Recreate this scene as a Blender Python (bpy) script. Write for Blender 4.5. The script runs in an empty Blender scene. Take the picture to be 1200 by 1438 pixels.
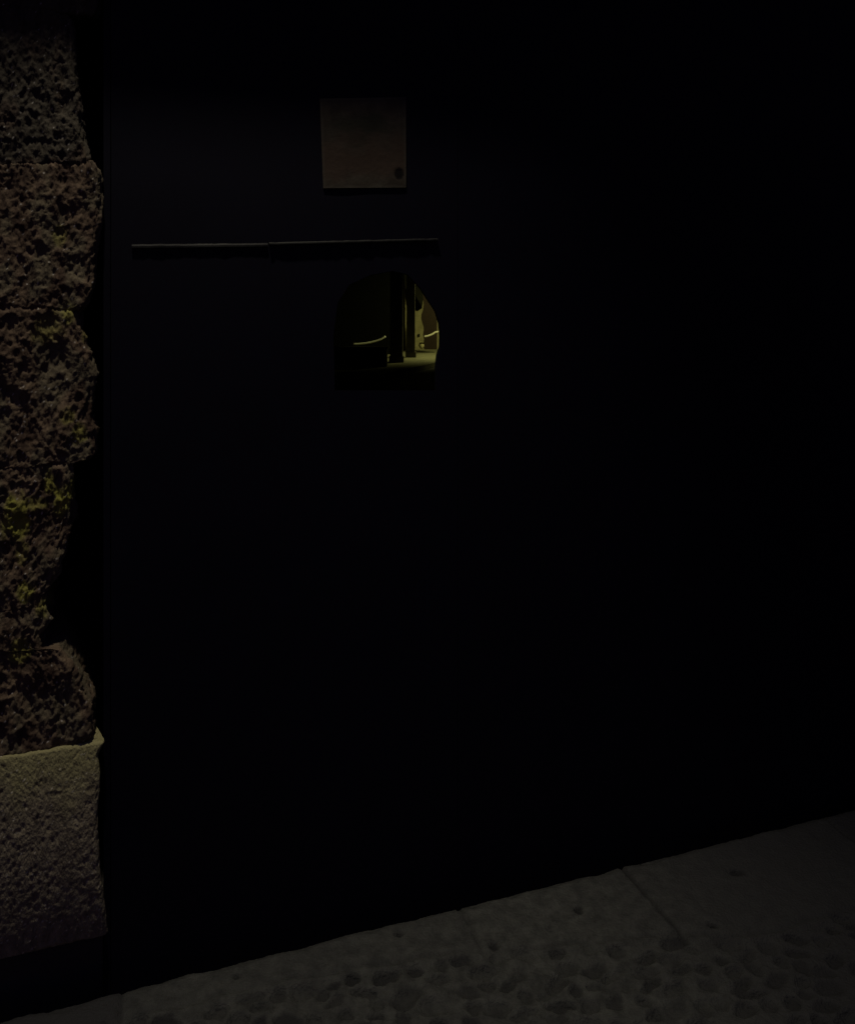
import bpy, bmesh, math, random
from mathutils import Vector, noise
random.seed(4)
R = math.radians
S = bpy.context.scene
C = S.collection

# ---------------------------------------------------------------- camera
F, HOR, HC = 1150.0, 425.0, 1.6            # focal length (photo px), horizon row, eye height
cd = bpy.data.cameras.new('camera')
cam = bpy.data.objects.new('camera', cd); C.objects.link(cam)
cam.location = (0, 0, HC); cam.rotation_euler = (R(90), 0, 0)
cd.sensor_fit = 'HORIZONTAL'; cd.sensor_width = 36; cd.lens = F/1200*36
cd.shift_y = -(719-HOR)/1200
cd.clip_start = .02; cd.clip_end = 500
S.camera = cam
S.view_settings.view_transform = 'Standard'; S.view_settings.look = 'None'
S.view_settings.exposure = 0; S.view_settings.gamma = 1

# ---------------------------------------------------------------- night sky
w = bpy.data.worlds.new('World'); S.world = w; w.use_nodes = True
nt = w.node_tree; nt.nodes.clear()
sky = nt.nodes.new('ShaderNodeTexSky'); sky.sky_type = 'NISHITA'; sky.sun_disc = False
sky.sun_elevation = R(-1); sky.sun_rotation = R(200)
bg = nt.nodes.new('ShaderNodeBackground'); bg.inputs[1].default_value = SKY = 0.15
wo = nt.nodes.new('ShaderNodeOutputWorld')
tint = nt.nodes.new('ShaderNodeMix'); tint.data_type = 'RGBA'; tint.blend_type = 'MULTIPLY'; tint.inputs['Factor'].default_value = 1
tint.inputs['B'].default_value = (.45, .41, 1.1, 1)          # deep blue city night
nt.links.new(sky.outputs[0], tint.inputs['A']); nt.links.new(tint.outputs['Result'], bg.inputs[0]); nt.links.new(bg.outputs[0], wo.inputs[0])

STREET_W, COURT_W = 350.0, 240.0             # lamp powers, used in the lamp builders

# ---------------------------------------------------------------- frames of reference
def ground_pt(px, py, z=0.0):
    Y = (HC-z)*F/(py-HOR); return Vector(((px-600)/F*Y, Y))
K0 = ground_pt(0, 1425); K1 = ground_pt(1200, 1130)
U = (K1-K0).normalized(); M = Vector((-U.y, U.x))          # along the wall, into the wall
def W(u, v, z): p = K0+U*u+M*v; return Vector((p.x, p.y, z))
def loc(px, py, v):                                           # photo point on the wall plane at depth v -> (u, z)
    dx = (px-600)/F
    t = (v+K0.dot(M))/(dx*M.x+M.y)
    p = Vector((dx*t, t))-K0
    return p.dot(U), HC+(HOR-py)/F*t
def gloc(px, py, z=0.0):
    p = ground_pt(px, py, z)-K0; return p.dot(U), p.dot(M)
def Q(px, py, Y): return Vector(((px-600)/F*Y, Y, HC+(HOR-py)/F*Y))

# ---------------------------------------------------------------- helpers
def mat(name, col, rough=.8, spec=.3, metal=0, bump=0, bscale=40, var=.3, vscale=6, col2=None, attr=None, acol=None, detail=6, zs=1):
    m = bpy.data.materials.new(name); m.use_nodes = True; n = m.node_tree
    b = n.nodes['Principled BSDF']; L = n.links.new
    b.inputs['Roughness'].default_value = rough; b.inputs['Metallic'].default_value = metal
    b.inputs['Specular IOR Level'].default_value = spec
    tc = n.nodes.new('ShaderNodeTexCoord')
    mp = n.nodes.new('ShaderNodeMapping'); mp.inputs['Scale'].default_value = (1, 1, zs); L(tc.outputs['Object'], mp.inputs['Vector'])
    ns = n.nodes.new('ShaderNodeTexNoise'); ns.inputs['Scale'].default_value = vscale; ns.inputs['Detail'].default_value = detail
    ns.inputs['Roughness'].default_value = .65
    L(mp.outputs['Vector'], ns.inputs['Vector'])
    rp = n.nodes.new('ShaderNodeValToRGB')
    c2 = col2 or [c*(1-var) for c in col]
    rp.color_ramp.elements[0].position = .36; rp.color_ramp.elements[0].color = (*c2, 1)
    rp.color_ramp.elements[1].position = .64; rp.color_ramp.elements[1].color = (*col, 1)
    L(ns.outputs['Fac'], rp.inputs['Fac']); out = rp.outputs['Color']
    for a, ac in zip(attr or [], acol or []):
        at = n.nodes.new('ShaderNodeAttribute'); at.attribute_name = a
        mx = n.nodes.new('ShaderNodeMix'); mx.data_type = 'RGBA'
        L(at.outputs['Fac'], mx.inputs['Factor']); L(out, mx.inputs['A']); mx.inputs['B'].default_value = (*ac, 1)
        out = mx.outputs['Result']
    L(out, b.inputs['Base Color'])
    if bump:
        n2 = n.nodes.new('ShaderNodeTexNoise'); n2.inputs['Scale'].default_value = bscale; n2.inputs['Detail'].default_value = 5
        L(mp.outputs['Vector'], n2.inputs['Vector'])
        bp = n.nodes.new('ShaderNodeBump'); bp.inputs['Strength'].default_value = bump; bp.inputs['Distance'].default_value = .01
        L(n2.outputs['Fac'], bp.inputs['Height']); L(bp.outputs['Normal'], b.inputs['Normal'])
    return m
def tag(o, label=None, cat=None, group=None, kind=None):
    if label: o['label'] = label
    if cat: o['category'] = cat
    if group: o['group'] = group
    if kind: o['kind'] = kind
    return o
def empty(name, p, label=None, cat=None, group=None):
    o = bpy.data.objects.new(name, None); o.empty_display_size = .1; C.objects.link(o); o.location = p
    return tag(o, label, cat, group)
def link(name, me, m, parent=None, smooth=False):
    o = bpy.data.objects.new(name, me); C.objects.link(o)
    for x in (m if isinstance(m, (list, tuple)) else [m]): me.materials.append(x)
    if smooth:
        for p in me.polygons: p.use_smooth = True
    if parent:
        o.parent = parent; o.matrix_parent_inverse.identity()
        off = Vector(parent.location)
        q = parent.parent
        while q: off += Vector(q.location); q = q.parent
        me.transform(__import__('mathutils').Matrix.Translation(-off))
    return o
def obj(name, bm, m, parent=None, smooth=False, bevel=0):
    if bevel:
        bmesh.ops.bevel(bm, geom=[e for e in bm.edges if e.calc_face_angle(0) > .5], offset=bevel, segments=2, affect='EDGES')
    bmesh.ops.recalc_face_normals(bm, faces=bm.faces)
    me = bpy.data.meshes.new(name); bm.to_mesh(me); bm.free()
    return link(name, me, m, parent, smooth)
def hexa(bm, c8):
    v = [bm.verts.new(c) for c in c8]
    for f in ((0,3,2,1),(4,5,6,7),(0,1,5,4),(1,2,6,5),(2,3,7,6),(3,0,4,7)): bm.faces.new([v[i] for i in f])
def wbox(bm, u0, u1, v0, v1, z0, z1):                          # box in the wall's frame
    hexa(bm, [W(u0,v0,z0),W(u1,v0,z0),W(u1,v1,z0),W(u0,v1,z0),W(u0,v0,z1),W(u1,v0,z1),W(u1,v1,z1),W(u0,v1,z1)])
def box(bm, x0, x1, y0, y1, z0, z1):
    hexa(bm, [(x0,y0,z0),(x1,y0,z0),(x1,y1,z0),(x0,y1,z0),(x0,y0,z1),(x1,y0,z1),(x1,y1,z1),(x0,y1,z1)])
def lathe(bm, p, prof, n=20):
    rings = []
    for r, z in prof:
        rings.append([bm.verts.new((p[0]+r*math.cos(2*math.pi*i/n), p[1]+r*math.sin(2*math.pi*i/n), p[2]+z)) for i in range(n)])
    for a, b in zip(rings, rings[1:]):
        for i in range(n): bm.faces.new([a[i], a[(i+1)%n], b[(i+1)%n], b[i]])
    bm.faces.new(rings[0][::-1]); bm.faces.new(rings[-1])
def tube(bm, pts, r, n=8):
    rings = []
    for i, p in enumerate(pts):
        a = Vector(pts[max(i-1,0)]); b = Vector(pts[min(i+1,len(pts)-1)]); d = (b-a).normalized()
        up = Vector((0,0,1)) if abs(d.z) < .9 else Vector((1,0,0))
        e = d.cross(up).normalized(); f = d.cross(e)
        rings.append([bm.verts.new(Vector(p)+e*r*math.cos(2*math.pi*k/n)+f*r*math.sin(2*math.pi*k/n)) for k in range(n)])
    for a, b in zip(rings, rings[1:]):
        for i in range(n): bm.faces.new([a[i], a[(i+1)%n], b[(i+1)%n], b[i]])
    bm.faces.new(rings[0][::-1]); bm.faces.new(rings[-1])
def prism(bm, front, shift):                                   # closed outline pushed back by a vector
    a = [bm.verts.new(p) for p in front]; b = [bm.verts.new(Vector(p)+shift) for p in front]
    n = len(a); bm.faces.new(a); bm.faces.new(b[::-1])
    for i in range(n): bm.faces.new([a[i], b[i], b[(i+1)%n], a[(i+1)%n]])
def lerp_tab(tab, y):
    if y <= tab[0][0]: return tab[0][1]
    for (a, p), (b, q) in zip(tab, tab[1:]):
        if y <= b: return p+(q-p)*(y-a)/(b-a)
    return tab[-1][1]
def sst(a, b, x):
    t = min(1, max(0, (x-a)/(b-a))); return t*t*(3-2*t)
def grid_mesh(name, pos, nx, ny, attrs=None):
    me = bpy.data.meshes.new(name)
    me.from_pydata(pos, [], [(j*nx+i, j*nx+i+1, (j+1)*nx+i+1, (j+1)*nx+i) for j in range(ny-1) for i in range(nx-1)])
    for k, vals in (attrs or {}).items():
        a = me.attributes.new(k, 'FLOAT', 'POINT'); a.data.foreach_set('value', vals)
    return me

# ---------------------------------------------------------------- materials
M_stone = mat('eroded_sandstone', (.150,.108,.070), .9, .25, bump=.5, bscale=160, col2=(.055,.034,.024), vscale=22, detail=8, zs=.45,
              attr=['grey','moss','grain_glint'], acol=[(.12,.103,.066), (.27,.265,.05), (.55,.52,.46)])
M_stone2 = mat('sandstone_top_shade', (.082,.060,.040), .9, .25, bump=.5, bscale=160, col2=(.035,.026,.022), vscale=22, detail=8, zs=.45,
              attr=['grey','moss','grain_glint'], acol=[(.058,.052,.038), (.17,.155,.04), (.40,.38,.34)])  # darker copy of the pier stone, top shade put into its colour
M_plinth = mat('pale_plinth_stone', (.28,.242,.165), .9, .25, bump=.6, bscale=230, col2=(.15,.125,.09), vscale=45, detail=8, zs=.45,
               attr=['moss','grain_glint'], acol=[(.32,.30,.14), (.60,.56,.45)])
M_foot = mat('dark_foundation', (.05,.045,.04), .8, .3, bump=.5)  # even dark tone for the pier foot and the passage floor
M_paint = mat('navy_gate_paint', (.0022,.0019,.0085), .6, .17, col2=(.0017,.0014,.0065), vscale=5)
M_rail = mat('iron_painted_highlight', (.004,.004,.005), .7, .25, attr=['highlight_paint'], acol=[(.024,.025,.022)])
M_paper = mat('stained_board', (.062,.054,.039), .85, .2, bump=.1, bscale=60, col2=(.038,.031,.022), vscale=22,
              attr=['blot','rust','rim','hole'], acol=[(.026,.028,.018), (.058,.038,.026), (.085,.08,.06), (.006,.004,.004)])
M_nail = mat('dark_nail', (.03,.02,.02), .6, .4)
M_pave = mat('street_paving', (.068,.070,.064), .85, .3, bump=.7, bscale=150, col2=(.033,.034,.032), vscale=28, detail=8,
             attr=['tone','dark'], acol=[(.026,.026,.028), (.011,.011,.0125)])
M_ground = mat('street_ground', (.06,.058,.055), .9, .2, bump=.4)
M_wall = mat('facade_stone', (.16,.13,.10), .9, .25, bump=.6, bscale=60, col2=(.09,.07,.055), vscale=8)
M_in = mat('sooty_plaster', (.05,.048,.045), .9, .2, bump=.3)
M_court = mat('court_paving', (.24,.23,.17), .85, .25, bump=.5, bscale=12, var=.35, vscale=3)
M_yel = mat('ochre_plaster', (.42,.38,.25), .9, .2, bump=.4, bscale=10, col2=(.28,.25,.15), vscale=3)
M_pil = mat('dark_pillar_stone', (.12,.11,.095), .85, .2, bump=.4, bscale=14, var=.4, vscale=4)
M_scr = mat('dark_brown_wood', (.020,.010,.008), .7, .25, bump=.3, bscale=20)
M_olive = mat('olive_shade', (.010,.0095,.005), .8, .2)
M_rope = mat('pale_rope', (.7,.68,.62), .7, .3, bump=.5, bscale=80)
M_iron = mat('black_iron', (.02,.02,.02), .5, .4, metal=.6)
M_black = mat('black_shade_panel', (.004,.004,.004), .9, .1)
M_chain = mat('white_chain', (.85,.85,.86), .6, .4)
M_glass = bpy.data.materials.new('lamp_glow'); M_glass.use_nodes = True
gb = M_glass.node_tree.nodes['Principled BSDF']
gb.inputs['Base Color'].default_value = (.8,.7,.5,1); gb.inputs['Emission Color'].default_value = (1,.75,.4,1)
gb.inputs['Emission Strength'].default_value = 1.0

# ---------------------------------------------------------------- setting: ground, paving, passage floor
bm = bmesh.new()
v = [bm.verts.new(p) for p in ((-150,-150,-.2),(150,-150,-.2),(150,150,-.2),(-150,150,-.2))]; bm.faces.new(v)
tag(obj('ground', bm, M_ground), kind='structure')

# street paving: one relief sheet, a row of long edge slabs and worn cobbles set in mortar in front of it
VT = [gloc(x, y) for x, y in ((150,1432),(290,1403),(420,1371),(600,1343),(760,1327),(900,1316),(1050,1312),(1200,1275))]
def VS(u): return lerp_tab(VT, u)
VJ = gloc(942, 1300)[1]                                        # inner joint of the slab row
joints = [gloc(171, 1400)[0], gloc(655, 1288)[0], gloc(872, 1213)[0], gloc(1150, 1142)[0]]
joints = [joints[0]-.42]+joints+[joints[-1]+.5]
cobs = []
tries = 0
while len(cobs) < 1500 and tries < 60000:
    tries += 1
    u, vv = random.uniform(-.9, 3.0), random.uniform(-1.2, -.03)
    if vv > VS(u)-.018: continue
    a, b = random.uniform(.016,.040), random.uniform(.011,.023)
    if random.random() < sst(.85, 1.5, u)*.75: continue
    if all(((u-c[0])/(a+c[2]+.002))**2+((vv-c[1])/(b+c[3]+.002))**2 > 1 for c in cobs if abs(c[0]-u) < .1):
        far = sst(.0, 1.6, u)
        cobs.append((u, vv, a, b, random.uniform(-.5,.5), random.choice((.3,.5,.75,.95,1))*(1-.35*far), random.uniform(.006,.014)))
cell = {}
for c in cobs:
    for i in range(int((c[0]-.06)//.08), int((c[0]+.06)//.08)+1):
        for j in range(int((c[1]-.06)//.08), int((c[1]+.06)//.08)+1): cell.setdefault((i,j), []).append(c)
pits = [(*gloc(906,1207), .013, .010), (*gloc(812,1277), .010, .013), (*gloc(1035,1225), .022, .012), (*gloc(695,1325), .012, .012),
        (*gloc(1000,1300), .012,.012), (*gloc(560,1312), .010,.009), (*gloc(330,1372), .010,.008)]
def pave(u, vv):
    global tone_
    n = noise.fractal(Vector((u*14, vv*14, 1)), 1, 2, 4)
    k_ = sum(1 for j in joints if u > j)
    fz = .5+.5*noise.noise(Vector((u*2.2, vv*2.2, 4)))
    tone_ = [.55,.62,.2,0,.02,.45,.75][min(k_, 6)]*(1 if vv > VS(u) else .6)+.45*max(0, fz-.45)+.8*sst(1.25, 1.9, u)+.55*(1-sst(.1,.5,u))  # slab tones, plus light falloff painted in towards both ends
    h = .004*noise.noise(Vector((u*3, vv*3, 7)))+.0035*n+.0016*noise.fractal(Vector((u*75, vv*75, 6)), .9, 2, 3)
    dk = 0
    wob = .006*noise.noise(Vector((u*9, vv*9, 3)))
    if vv > min(VS(u), -.02)-.02:
        d = min(abs(u-j+wob*1.5) for j in joints)
        h -= (.012 if abs(u-joints[3]) < .1 else .005)*(1-sst(.002,.009,d)); dk = max(dk, (.85 if abs(u-joints[3]) < .1 else .3)*(1-sst(.002,.007,d)))
        d = abs(vv-VS(u)+wob*3)
        h -= .003*(1-sst(.002,.012,d)); dk = max(dk, .2*(1-sst(.002,.012,d)))
        for (a, b, r, s) in pits:
            q = ((u-a+wob+.012*n)/r)**2+((vv-b+wob+.010*n)/s)**2
            if q < 1.6: h -= .012*(1-sst(.3,1.5,q)); dk = max(dk, .9*(1-sst(.5,1.4,q)))
    else:
        h -= .004
        h += .003*noise.fractal(Vector((u*30, vv*30, 5)), 1, 2, 3)
    wx = .010*noise.noise(Vector((u*32, vv*32, 11))); wy = .008*noise.noise(Vector((u*32, vv*32, 17)))
    for (a, b, ra, rb, th, dark, dep) in cell.get((int(u//.08), int(vv//.08)), ()):
        du, dv = u-a+wob+wx, vv-b+wob*.6+wy
        x, y = du*math.cos(th)+dv*math.sin(th), -du*math.sin(th)+dv*math.cos(th)
        q = (x/ra)**2+(y/rb)**2
        if q < 1.5:
            h -= dep*(1-sst(.35,1.4,q)); dk = max(dk, dark*(1-sst(.6,1.3,q)))
    # worn front edge towards the gate
    e = -vv-.012*(.5+noise.noise(Vector((u*11, 0, 9))))
    if e < .03: h -= .02*(1-sst(-.012,.03,e))
    return h, dk
us = [-.9+i*.0065 for i in range(600)]; vs = [0-.0055*j for j in range(272)]
pos, dk, tn = [], [], []
for z in (-.2, -.08, -.03):                                    # the vertical edge down to the gutter
    for u in us:
        pos.append(W(u, .003+.004*noise.noise(Vector((u*12, z*12, 2))), z)); dk.append(.3); tn.append(.6)
for vv in vs:
    for u in us:
        h, d = pave(u, vv); pos.append(W(u, vv, h)); dk.append(d); tn.append(max(0, min(1, tone_)))
me = grid_mesh('pavement', pos, len(us), len(vs)+3, {'dark': dk, 'tone': tn})
tag(link('pavement', me, M_pave, smooth=True), kind='structure')
bm = bmesh.new()
wbox(bm, -9, 12, -9, vs[-1]-.002, -.2, -.006)
tag(obj('street', bm, M_pave), kind='structure')

# ---------------------------------------------------------------- the eroded pier
VP = .05
pier = empty('stone_pier', W(-.1, VP, -.15), 'weathered pier of pitted stone blocks with yellow moss, on a paler base block', 'pier')
courses = [
 (-260, 10,  [(-260,138),(8,138)], .011),
 (11, 227.5, [(13,92),(24,103),(60,106),(90,106),(130,112),(180,118),(200,121),(226,125)], .012),
 (228, 434.5, [(229,132),(240,141),(280,146),(300,144),(330,136),(360,130),(400,130),(425,124),(432,118)], .011),
 (435, 655, [(437,104),(470,114),(500,129),(530,138),(560,131),(590,126),(606,133),(640,137),(648,128),(654,104)], .014),
 (655.5, 853, [(656,99),(700,100),(740,96),(780,86),(810,78),(835,66),(852,64)], .016),
 (853.5, 1055, [(853,66),(875,72),(895,56),(912,58),(916,88),(930,95),(960,112),(1000,131),(1040,134),(1053,126)], .014),
]
mossy = [(14,725,18,30,1),(82,703,16,24,1),(98,690,8,20,.9),(28,828,12,14,.8),(62,678,8,18,.8),(40,710,18,10,.5),(88,440,14,20,.6),(75,330,10,16,.4),
         (85,585,13,16,.5),(60,460,26,22,.35),(100,610,16,14,.6),(60,855,20,14,.5),(20,912,14,16,.6),(118,470,10,16,.4),(24,775,8,14,.35)]
UL = -.55
def stone_block(name, y0, y1, prof, amp, material, plinth=False, vfront=VP):
    _, z1 = loc(75, y0, vfront); _, z0 = loc(75, y1, vfront)
    if not plinth: z0 -= .004; z1 += .003
    step = .0031
    nz = int((z1-z0)/step)+1
    pos, moss, grey, grain_glint = [], [], [], []; rg = random.Random(int(y1)+7)
    ncols = None
    tref = loc(75, 700, vfront)
    for k in range(nz+1):
        z = z0+(z1-z0)*k/nz
        py = y1+(y0-y1)*k/nz
        ur, _ = loc(lerp_tab(prof, py), py, vfront)
        ur += 0 if plinth else .011
        e = min(z-z0, z1-z)                                    # rounding into the joints
        rnd = (.0045 if not plinth else .0035)
        # columns: coarse hidden left part, fine face, rounded corner, jamb
        rc = .03 if not plinth else .012
        ss = [('f', UL+(-.16-UL)*i/12) for i in range(12)]
        nf = 112
        ss += [('f', -.16+(ur-rc+.16)*i/nf) for i in range(nf)]
        ss += [('c', i/10*math.pi/2) for i in range(10)]
        ss += [('j', i/24*.27) for i in range(25)]
        row = []
        for t, s in ss:
            if t == 'f': u, v, nu, nv = s, vfront, 0, -1
            elif t == 'c':
                u, v, nu, nv = ur-rc+rc*math.sin(s), vfront+rc-rc*math.cos(s), math.sin(s), -math.cos(s)
            else: u, v, nu, nv = ur-(.3*s if plinth else .05*s), vfront+rc+s, 1, 0
            if plinth: v += (z1-z0)*(-.17*((z1-z)/(z1-z0))+.19*((z1-z)/(z1-z0))**2)+.014
            q = Vector((u*1.0, v*1.0, z*(.38 if plinth else .55)))
            n1 = noise.fractal(q*9+Vector((3,1,0)), .9, 2, 3)
            n2 = noise.ridged_multi_fractal(Vector((q.x, q.y, q.z*.75))*46+Vector((.5*n1,0,0)), .9, 2.1, 4, 1, 2)*.5-.6
            n3 = noise.fractal(q*120, .8, 2, 3)
            vo = noise.voronoi(q*(105 if plinth else 55))[0]; pit = max(0, .42-vo[0])/.42
            if plinth:
                d = -.0016*n1+.0022*n2-.0010*n3-.0045*pit*(.45 if n1 < 0 else 1)
                d += -.010*max(0, noise.noise(q*20+Vector((9,9,9)))-.42)
            else:
                d = amp*(1.1*n1+.78*n2)+.0034*n3-.004*pit
                cav = noise.noise(Vector((u*13, v*13, z*11+5)))
                d -= .035*max(0, cav-.38)
            d -= rnd*(1-sst(0, max(.003, .008+.016*n1) if not plinth else max(.003, .006+.010*n1), e))
            if not plinth: d -= .012
            pos.append(W(u+nu*d, v+nv*d, z+(.004*n3+.012*n1*(1-sst(0,.04,e)) if not plinth else .005*n1*(1-sst(0,.03,z1-z)))))
            # moss settles in patches
            pxl = (u/max(.05, ur))*lerp_tab(prof, py)
            mo = 0
            for (mx, my, ra, rb, s_) in mossy if not plinth else ():
                q2 = ((pxl-mx)/ra)**2+((py-my)/rb)**2
                if q2 < 2: mo = max(mo, .95*s_*(1-sst(.1, 1.5, q2+1.1*n1+.9*noise.noise(q*60))))
            if plinth: mo = .8*(1-sst(y0, y0+110, py+60*n1))
            moss.append(mo)
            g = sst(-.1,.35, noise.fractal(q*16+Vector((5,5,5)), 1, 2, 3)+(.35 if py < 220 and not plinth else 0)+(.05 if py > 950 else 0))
            grey.append(g*.75); grain_glint.append(rg.uniform(.5,1) if rg.random() < (.006 if not plinth else .012) else 0)  # sparse pale grains: specular glints painted as colour
        ncols = len(ss)
    nr = nz+1
    # close the top and bottom faces back into the wall
    def cap(zz, row0):
        out = []
        for i in range(ncols):
            p = Vector(pos[row0+i])
            c = W(-.2, vfront+.3, zz); q_ = p.lerp(Vector((c.x, c.y, p.z)), .8); out.append(q_)
        return out
    bot = cap(z0, 0); top = cap(z1, (nr-1)*ncols)
    pos2 = bot+pos+top
    moss = [0]*ncols+moss+[0]*ncols; grey = [0]*ncols+grey+[0]*ncols; grain_glint = [0]*ncols+grain_glint+[0]*ncols
    me = grid_mesh(name, pos2, ncols, nr+2, {'moss': moss, 'grey': grey, 'grain_glint': grain_glint})
    return link(name, me, material, pier, smooth=True)
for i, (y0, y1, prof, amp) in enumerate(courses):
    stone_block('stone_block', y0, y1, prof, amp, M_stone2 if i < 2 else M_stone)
pl = stone_block('plinth', 1056, 1342, [(1056,147),(1066,141),(1076,137),(1100,140),(1130,139),(1160,137),(1200,139),(1250,142),(1300,147),(1342,150)],
            .004, M_plinth, True, VP-.006)
pl['label'] = 'paler smoother base block of the pier'
zf = loc(75, 1342, VP)[1]
ue = loc(150, 1340, VP)[0]
bm = bmesh.new(); wbox(bm, UL, ue-.012, VP+.055, VP+.34, -.2, zf-.002)
obj('foundation', bm, M_foot, pier, bevel=.006)

# ---------------------------------------------------------------- the black gate
VG = .10
GL, GM, GR = loc(156, 700, VG)[0], loc(642, 700, VG)[0], loc(1420, 700, VG)[0]
ZT = 2.75
gate = empty('wooden_gate', W(GM, VG, -.18), 'tall blackish navy gate with a thin ledge with painted highlights and a small arched peephole', 'gate')
hole_px = [(470,548),(468,470),(474,425),(490,400),(520,386),(552,380),(572,385),(590,404),(603,424),(612,438),(617,455),(618.5,472),(618,488),(614,500),(612,520),(612,548)]
hole = [loc(x, y, VG) for x, y in hole_px]
def leaf(u0, u1, hole=None):
    bm = bmesh.new()
    if hole:
        outer = [(u0,-.17),(u1,-.17),(u1,ZT),(u0,ZT)]
        E = []
        for ring in (outer, hole):
            vs_ = [bm.verts.new(W(u, VG, z)) for u, z in ring]
            E += [bm.edges.new((vs_[i], vs_[(i+1)%len(vs_)])) for i in range(len(vs_))]
        bmesh.ops.triangle_fill(bm, use_beauty=True, edges=E)
        fs = bm.faces[:]
        r = bmesh.ops.extrude_face_region(bm, geom=fs)
        d = Vector((-.004, .047))
        bmesh.ops.translate(bm, vec=Vector((d.x, d.y, 0)), verts=[g for g in r['geom'] if isinstance(g, bmesh.types.BMVert)])
        for g in r['geom']:                                    # the sill slopes down inwards
            if isinstance(g, bmesh.types.BMVert) and abs(g.co.z-hole[0][1]) < .01: g.co.z -= .06
    else:
        wbox(bm, u0, u1, VG, VG+.045, -.17, ZT)
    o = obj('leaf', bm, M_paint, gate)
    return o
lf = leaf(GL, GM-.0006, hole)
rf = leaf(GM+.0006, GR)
# the ledge: two thin rails end to end, broken highlights painted into their colour
def highlight_paint1(x): return .35*math.exp(-((x-203)/14)**2)+.9*math.exp(-((x-288)/30)**2)+.4*math.exp(-((x-335)/28)**2)
def highlight_paint2(x): return .95*math.exp(-((x-384)/12)**2)+.75*math.exp(-((x-425)/34)**2)+.45*(1-sst(470,618,x))+.22
for (xa, ya, xb, yb, hh, pr, wf) in ((185,346,376,344,.0065,.007,highlight_paint1),(378,342,615,336,.0045,.011,highlight_paint2)):
    n = 120; pos, wr = [], []
    for i in range(n+1):
        t = i/n; px = xa+(xb-xa)*t; u, z = loc(px, ya+(yb-ya)*t, VG-pr)
        k = Vector((u*34, 0, pr*100)); nz = noise.fractal(k, 1, 2, 3)
        z += .0008*nz; p = pr*(1+.22*nz)
        for (vv, dz) in ((VG-.0005, hh*.9),(VG-p*.5, hh*.7),(VG-p, hh*.2),(VG-p, -hh*.5),(VG-.0005, -hh*.6)):
            pos.append(W(u, vv, z+dz)); wr.append(max(0, min(1, wf(px)*(.75+.9*nz))))
    o = link('ledge', grid_mesh('ledge', pos, 5, n+1, {'highlight_paint': wr}), M_rail, gate)
bm = bmesh.new(); wbox(bm, ue-.010, GL-.002, VG-.004, VP+.338, -.18, ZT-.002); wbox(bm, -.5, GL+.02, VP+.34, VP+.40, -.18, ZT-.002)
obj('gate_frame', bm, M_paint, gate)

# ---------------------------------------------------------------- the notice board
VN = VG-.0045
cor = [loc(449,138,VN), loc(570,136,VN), loc(570,263,VN), loc(454,264,VN)]
nc = 60
pos, blot, rust, rim, holea = [], [], [], [], []
for j in range(nc+1):
    for i in range(nc+1):
        s, t = i/nc, j/nc
        a = [cor[0][k]*(1-s)+cor[1][k]*s for k in (0,1)]; b = [cor[3][k]*(1-s)+cor[2][k]*s for k in (0,1)]
        u, z = a[0]*(1-t)+b[0]*t, a[1]*(1-t)+b[1]*t
        n = noise.fractal(Vector((s*4, t*4, 1)), 1, 2, 4)
        ed = min(s, t, 1-s, 1-t)
        wv = .002*noise.noise(Vector((s*2, t*2, 8)))
        hl = ((s-.915)/.058)**2+((t-.85)/.07)**2
        pos.append(W(u, VN+wv+(.0012*(1-sst(.6,1.2,hl))), z))
        q = ((s-.5)/.40)**2+((t-.33)/.13)**2
        q2 = ((s-.42)/.20)**2+((t-.44)/.10)**2
        blot.append(.75*(1-sst(.3,1.5, min(q, q2)+n*.9)))
        rust.append(.75*sst(.35,.6,t+n*.12)*(1-sst(.8,.95,t+.1*n)))
        rim.append(.35*(1-sst(.012,.035,ed)))
        holea.append(1-sst(.7,1.1,hl))
board = empty('notice_board', W(cor[3][0], VG, cor[3][1]), 'small square stained notice board with one dark corner hole, on the black gate', 'notice board')
me = grid_mesh('front', pos, nc+1, nc+1, {'blot': blot, 'rust': rust, 'rim': rim, 'hole': holea})
link('panel', me, M_paper, board, smooth=True)
bm = bmesh.new()
c8 = [W(*[cor[i][0], VN+.0015 if k else VG-.001, cor[i][1]]) for k in (0,1) for i in (0,1,2,3)]
hexa(bm, c8); obj('backing', bm, M_paper, board)

# ---------------------------------------------------------------- facade round the gate
fac = empty('building', W(-2, .05, -.2), 'plain stone house wall framing the black gate on both sides and above', 'building')
for (u0, u1, z0, z1) in ((-7, UL-.004, -.2, 7), (GR+.004, 9, -.2, 7), (UL-.002, GR+.002, ZT+.004, 7)):
    bm = bmesh.new(); wbox(bm, u0, u1, .055, .45, z0, z1)
    obj('wall', bm, M_wall, fac)

bm = bmesh.new(); wbox(bm, .16, GR+.5, -.130, .056, 2.90, 2.98); wbox(bm, -3.2, .158, -.132, .056, 2.90, 2.99); wbox(bm, -3.2, GR+.5, -.09, .054, 2.995, 3.06)  # unseen cornice added to shade the pier top and the board
obj('shade_cornice', bm, M_wall, fac, bevel=.008)

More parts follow.
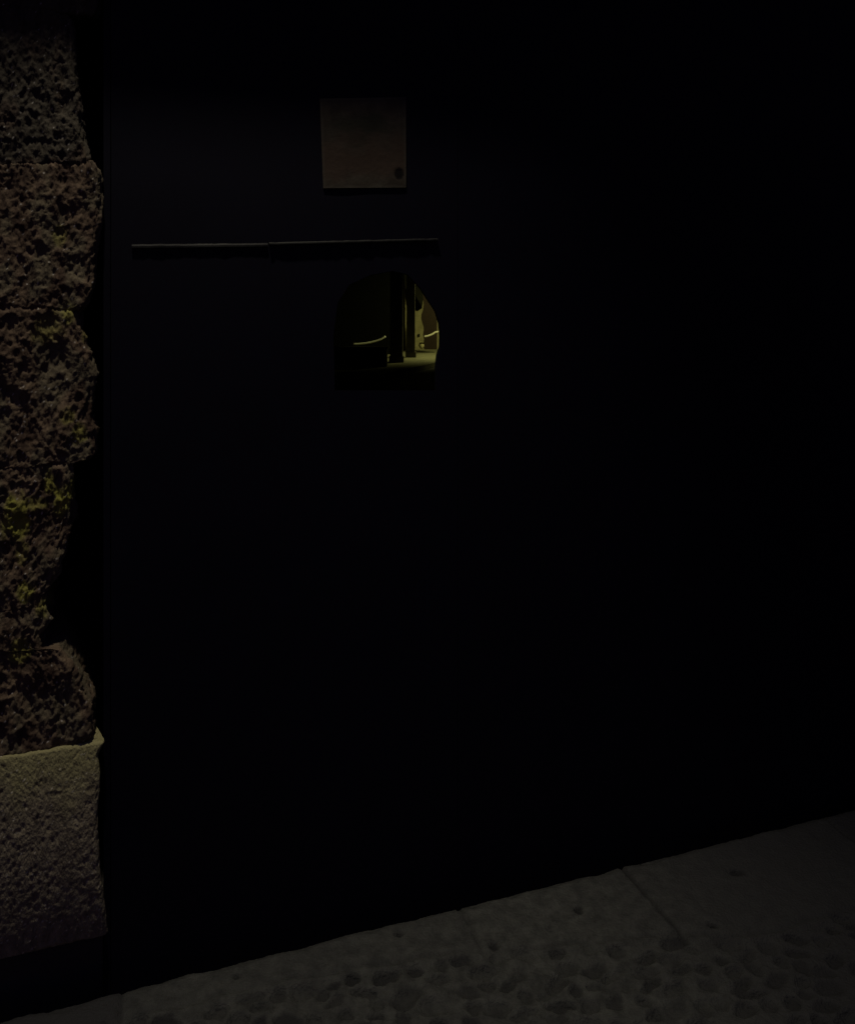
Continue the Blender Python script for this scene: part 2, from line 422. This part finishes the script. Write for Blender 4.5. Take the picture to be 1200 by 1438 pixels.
# ---------------------------------------------------------------- passage and arcade beyond the peephole
YB = 28.0
pas = empty('passage', (0, 5, -.1), 'long dark vaulted passage seen through the peephole', 'passage')
for x0, x1 in ((-5.4,-5.0),(3.6,4.0)):
    bm = bmesh.new(); box(bm, x0, x1, 3.9, YB+.4, -.2, 4.2); obj('wall', bm, M_in, pas)
bm = bmesh.new()
nn = 16
for i in range(nn):
    a0, a1 = math.pi*i/nn, math.pi*(i+1)/nn
    P = [(-.7-4.3*math.cos(a), 3.95, 3.2+1.1*math.sin(a)) for a in (a0, a1)]
    q = [bm.verts.new(P[0]), bm.verts.new(P[1]), bm.verts.new((P[1][0], YB+.3, P[1][2])), bm.verts.new((P[0][0], YB+.3, P[0][2]))]
    bm.faces.new(q)
bmesh.ops.remove_doubles(bm, verts=bm.verts, dist=.001)
obj('ceiling', bm, M_in, pas)
bm = bmesh.new(); box(bm, -5, 3.6, YB, YB+.4, -.2, 4.4); obj('end_wall', bm, M_yel, pas)

bm = bmesh.new(); a_, b_ = Q(562, 480, 27.6), Q(568.4, 480, 27.6); box(bm, a_.x, b_.x, 27.6, YB-.003, -.1, 3.4); obj('dimming_strip', bm, M_pil, pas, bevel=.01)  # dark strip added to dim the lit wall between the two pillars
def fy(py): return HC*F/(py-HOR)
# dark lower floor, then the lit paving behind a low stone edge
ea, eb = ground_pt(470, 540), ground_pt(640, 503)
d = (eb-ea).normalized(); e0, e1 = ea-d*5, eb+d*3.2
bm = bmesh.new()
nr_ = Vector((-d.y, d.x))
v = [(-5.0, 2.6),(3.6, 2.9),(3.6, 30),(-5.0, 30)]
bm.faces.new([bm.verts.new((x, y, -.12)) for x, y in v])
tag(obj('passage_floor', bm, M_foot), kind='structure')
bm = bmesh.new()
n = 90; fr = [e0+(e1-e0)*i/n for i in range(n+1)]
fr = [(p.x, p.y+.16*noise.noise(Vector((p.x*2.3,0,0)))) for p in fr]
fr = [p for p in fr if -4.9 < p[0] < 3.5]
pl_ = [(x, y, 0) for x, y in fr]+[(3.5, YB-.01, 0), (-4.9, YB-.01, 0)]
prism(bm, [Vector(p) for p in pl_], Vector((0,0,-.11)))
tag(obj('courtyard_floor', bm, M_court), kind='structure')

PG = 'stone pillars of the arcade'
def pillar(xa, xb, yb, label):
    Y = fy(yb); xl, xr = (xa-600)/F*Y, (xb-600)/F*Y; wd = xr-xl; xc = (xl+xr)/2
    t = empty('pillar', (xc, Y+wd/2, 0), label, 'pillar', PG)
    bm = bmesh.new(); box(bm, xl, xr, Y, Y+wd, .0, 3.9); obj('shaft', bm, M_pil, t, bevel=.006)
    bm = bmesh.new(); box(bm, xl-.03, xr+.03, Y-.03, Y+wd+.03, .0, .16); obj('base', bm, M_pil, t, bevel=.006)
    return xc, Y, wd
bm = bmesh.new(); xr_ = (549-600)/F*25.4; box(bm, -4.98, xr_, 25.4, 25.6, 0, 4.0); obj('shade_partition', bm, M_black, pas)  # black panel added to keep the left of the view in darkness
bm = bmesh.new(); a_, b_ = Q(466, 515, fy(515)), Q(543, 515, fy(515)); box(bm, a_.x, b_.x, a_.y, a_.y+.35, 0, HC-64.5/F*a_.y); box(bm, a_.x-.03, b_.x+.03, a_.y-.03, a_.y+.38, HC-64.5/F*a_.y+.003, HC-62/F*a_.y)  # added block that hides lit floor and keeps this stretch dark
tag(obj('added_low_wall', bm, M_pil, bevel=.012), 'added low dark wall with a flat coping, hiding the lit floor under the left sagging rope', 'wall')
p1 = pillar(547.5, 565, 509, 'wider dark pillar between the added low wall and the thin pillar')
p2 = pillar(570.5, 582.5, 502, 'thin dark pillar nearest to the lit ochre wall')

# brown screen with a wavy outline in front of the lit wall
YS = 26.2
scr = [(594.5,402),(600,414),(606,424),(612.5,437),(613.5,455),(613.5,490.5),(596,490.5),(592.5,487),(594.5,482),(595,476),(593.5,470),(594.5,464),(594.5,459),(592.5,453),(591,447),(591.5,441),(593.5,436),(594.5,428),(594,418),(592.5,408)]
bm = bmesh.new(); prism(bm, [Q(x, y, YS) for x, y in scr], Vector((0,.25,0)))
s_ = obj('carved_screen', bm, M_scr)
tag(s_, 'dark brown wooden screen with a wavy left edge, standing before the lit wall', 'screen')
bm = bmesh.new()  # dark panel put where the wall is only in shade
prism(bm, [Q(x, y, YS+.7) for x, y in ((566,366),(606,366),(602,410),(595.5,412),(593.5,424),(592,433),(586,437),(581,435.5),(574,432),(570,428))], Vector((0,.12,0)))
tag(obj('shade_cutout', bm, M_olive), 'dark olive cloth standing in for shade high on the lit wall beside the brown screen', 'cutout')
# knob low on the screen's edge and the small fitting on the wall
bm = bmesh.new(); p = Q(591.5, 485.5, YS-.35); lathe(bm, p, [(.02,-.10),(.07,-.05),(.09,.02),(.06,.10),(.03,.13)], 14)
tag(obj('stone_finial', bm, M_yel, smooth=True), 'little pale rounded stone at the foot of the brown screen', 'stone')
bm = bmesh.new(); p = Q(588.2, 470.5, YB-.06); box(bm, p.x-.028, p.x+.028, p.y-.02, p.y+.05, p.z-.045, p.z+.045)
tag(obj('wall_hook', bm, M_iron, bevel=.01), 'small dark hook plate on the lit ochre wall', 'hook')

def rope(pts, r, label, Yf, m=None):
    P = [Q(x, y, Yf) for x, y in pts]; out = []
    for a, b in zip(P, P[1:]):
        out += [a.lerp(b, k/6) for k in range(6)]
    out.append(P[-1])
    bm = bmesh.new(); tube(bm, out, r); return tag(obj('rope', bm, m or M_rope, smooth=True), label, 'rope', 'barrier ropes in the arcade')
rope([(496,483),(503,482.8),(512,482),(520,480.6),(528,478.6),(535,476),(541,472)], .028, 'pale sagging rope hanging over the added low dark wall', 24.9, M_chain)
rope([(595.5,472.5),(600,471.8),(606,469.5),(611,466.5),(617,465.3),(622,465.2)], .030, 'pale sagging rope in front of the brown screen', 25.6)

# ---------------------------------------------------------------- lamps
def lantern(name, p, power, col, label, spot=None, wall=None):
    t = empty(name, p, label, 'lamp')
    bm = bmesh.new(); lathe(bm, p, [(.15,.0),(.13,.05),(.05,.13),(.03,.17)], 20); obj('hood', bm, M_iron, t, smooth=False)
    bm = bmesh.new(); lathe(bm, (p[0],p[1],p[2]), [(.035,-.005),(.05,-.03),(.03,-.07),(.01,-.08)], 16); obj('bulb', bm, M_glass, t, smooth=True)
    bm = bmesh.new(); q = Vector((p[0],p[1],p[2]+.165)); tube(bm, [q, q+Vector((0,0,.12)), Vector(wall)+Vector((0,0,.1)), Vector(wall)], .014); obj('bracket', bm, M_iron, t)
    L = bpy.data.lights.new('lamp_light', 'SPOT' if spot else 'POINT'); L.energy = power; L.color = col; L.shadow_soft_size = .09
    o = bpy.data.objects.new('lamp_light', L); C.objects.link(o); o.parent = t; o.location = (0,0,-.11)
    if spot:
        L.spot_size = R(spot[0]); L.spot_blend = spot[1]
        dv = Vector(spot[2])-Vector(p); o.rotation_euler = dv.to_track_quat('-Z','Y').to_euler()
    return t
lp = W(.1, -.8, 5.5)
lantern('street_lantern', lp, STREET_W, (1,.9,.72), 'black hooded iron lantern bracketed out high above the street by the pier', (40.5, 1.0, W(.8,-.25,0)), W(.1,.06,5.7))
cp = Vector((1.75, 24.15, 2.5))
lantern('passage_lantern', cp, COURT_W, (1,.97,.33), 'black hooded iron lantern lighting the end of the passage', (144, .8, Vector((-.4,25.2,0))), (3.6, 24.15, 2.75))
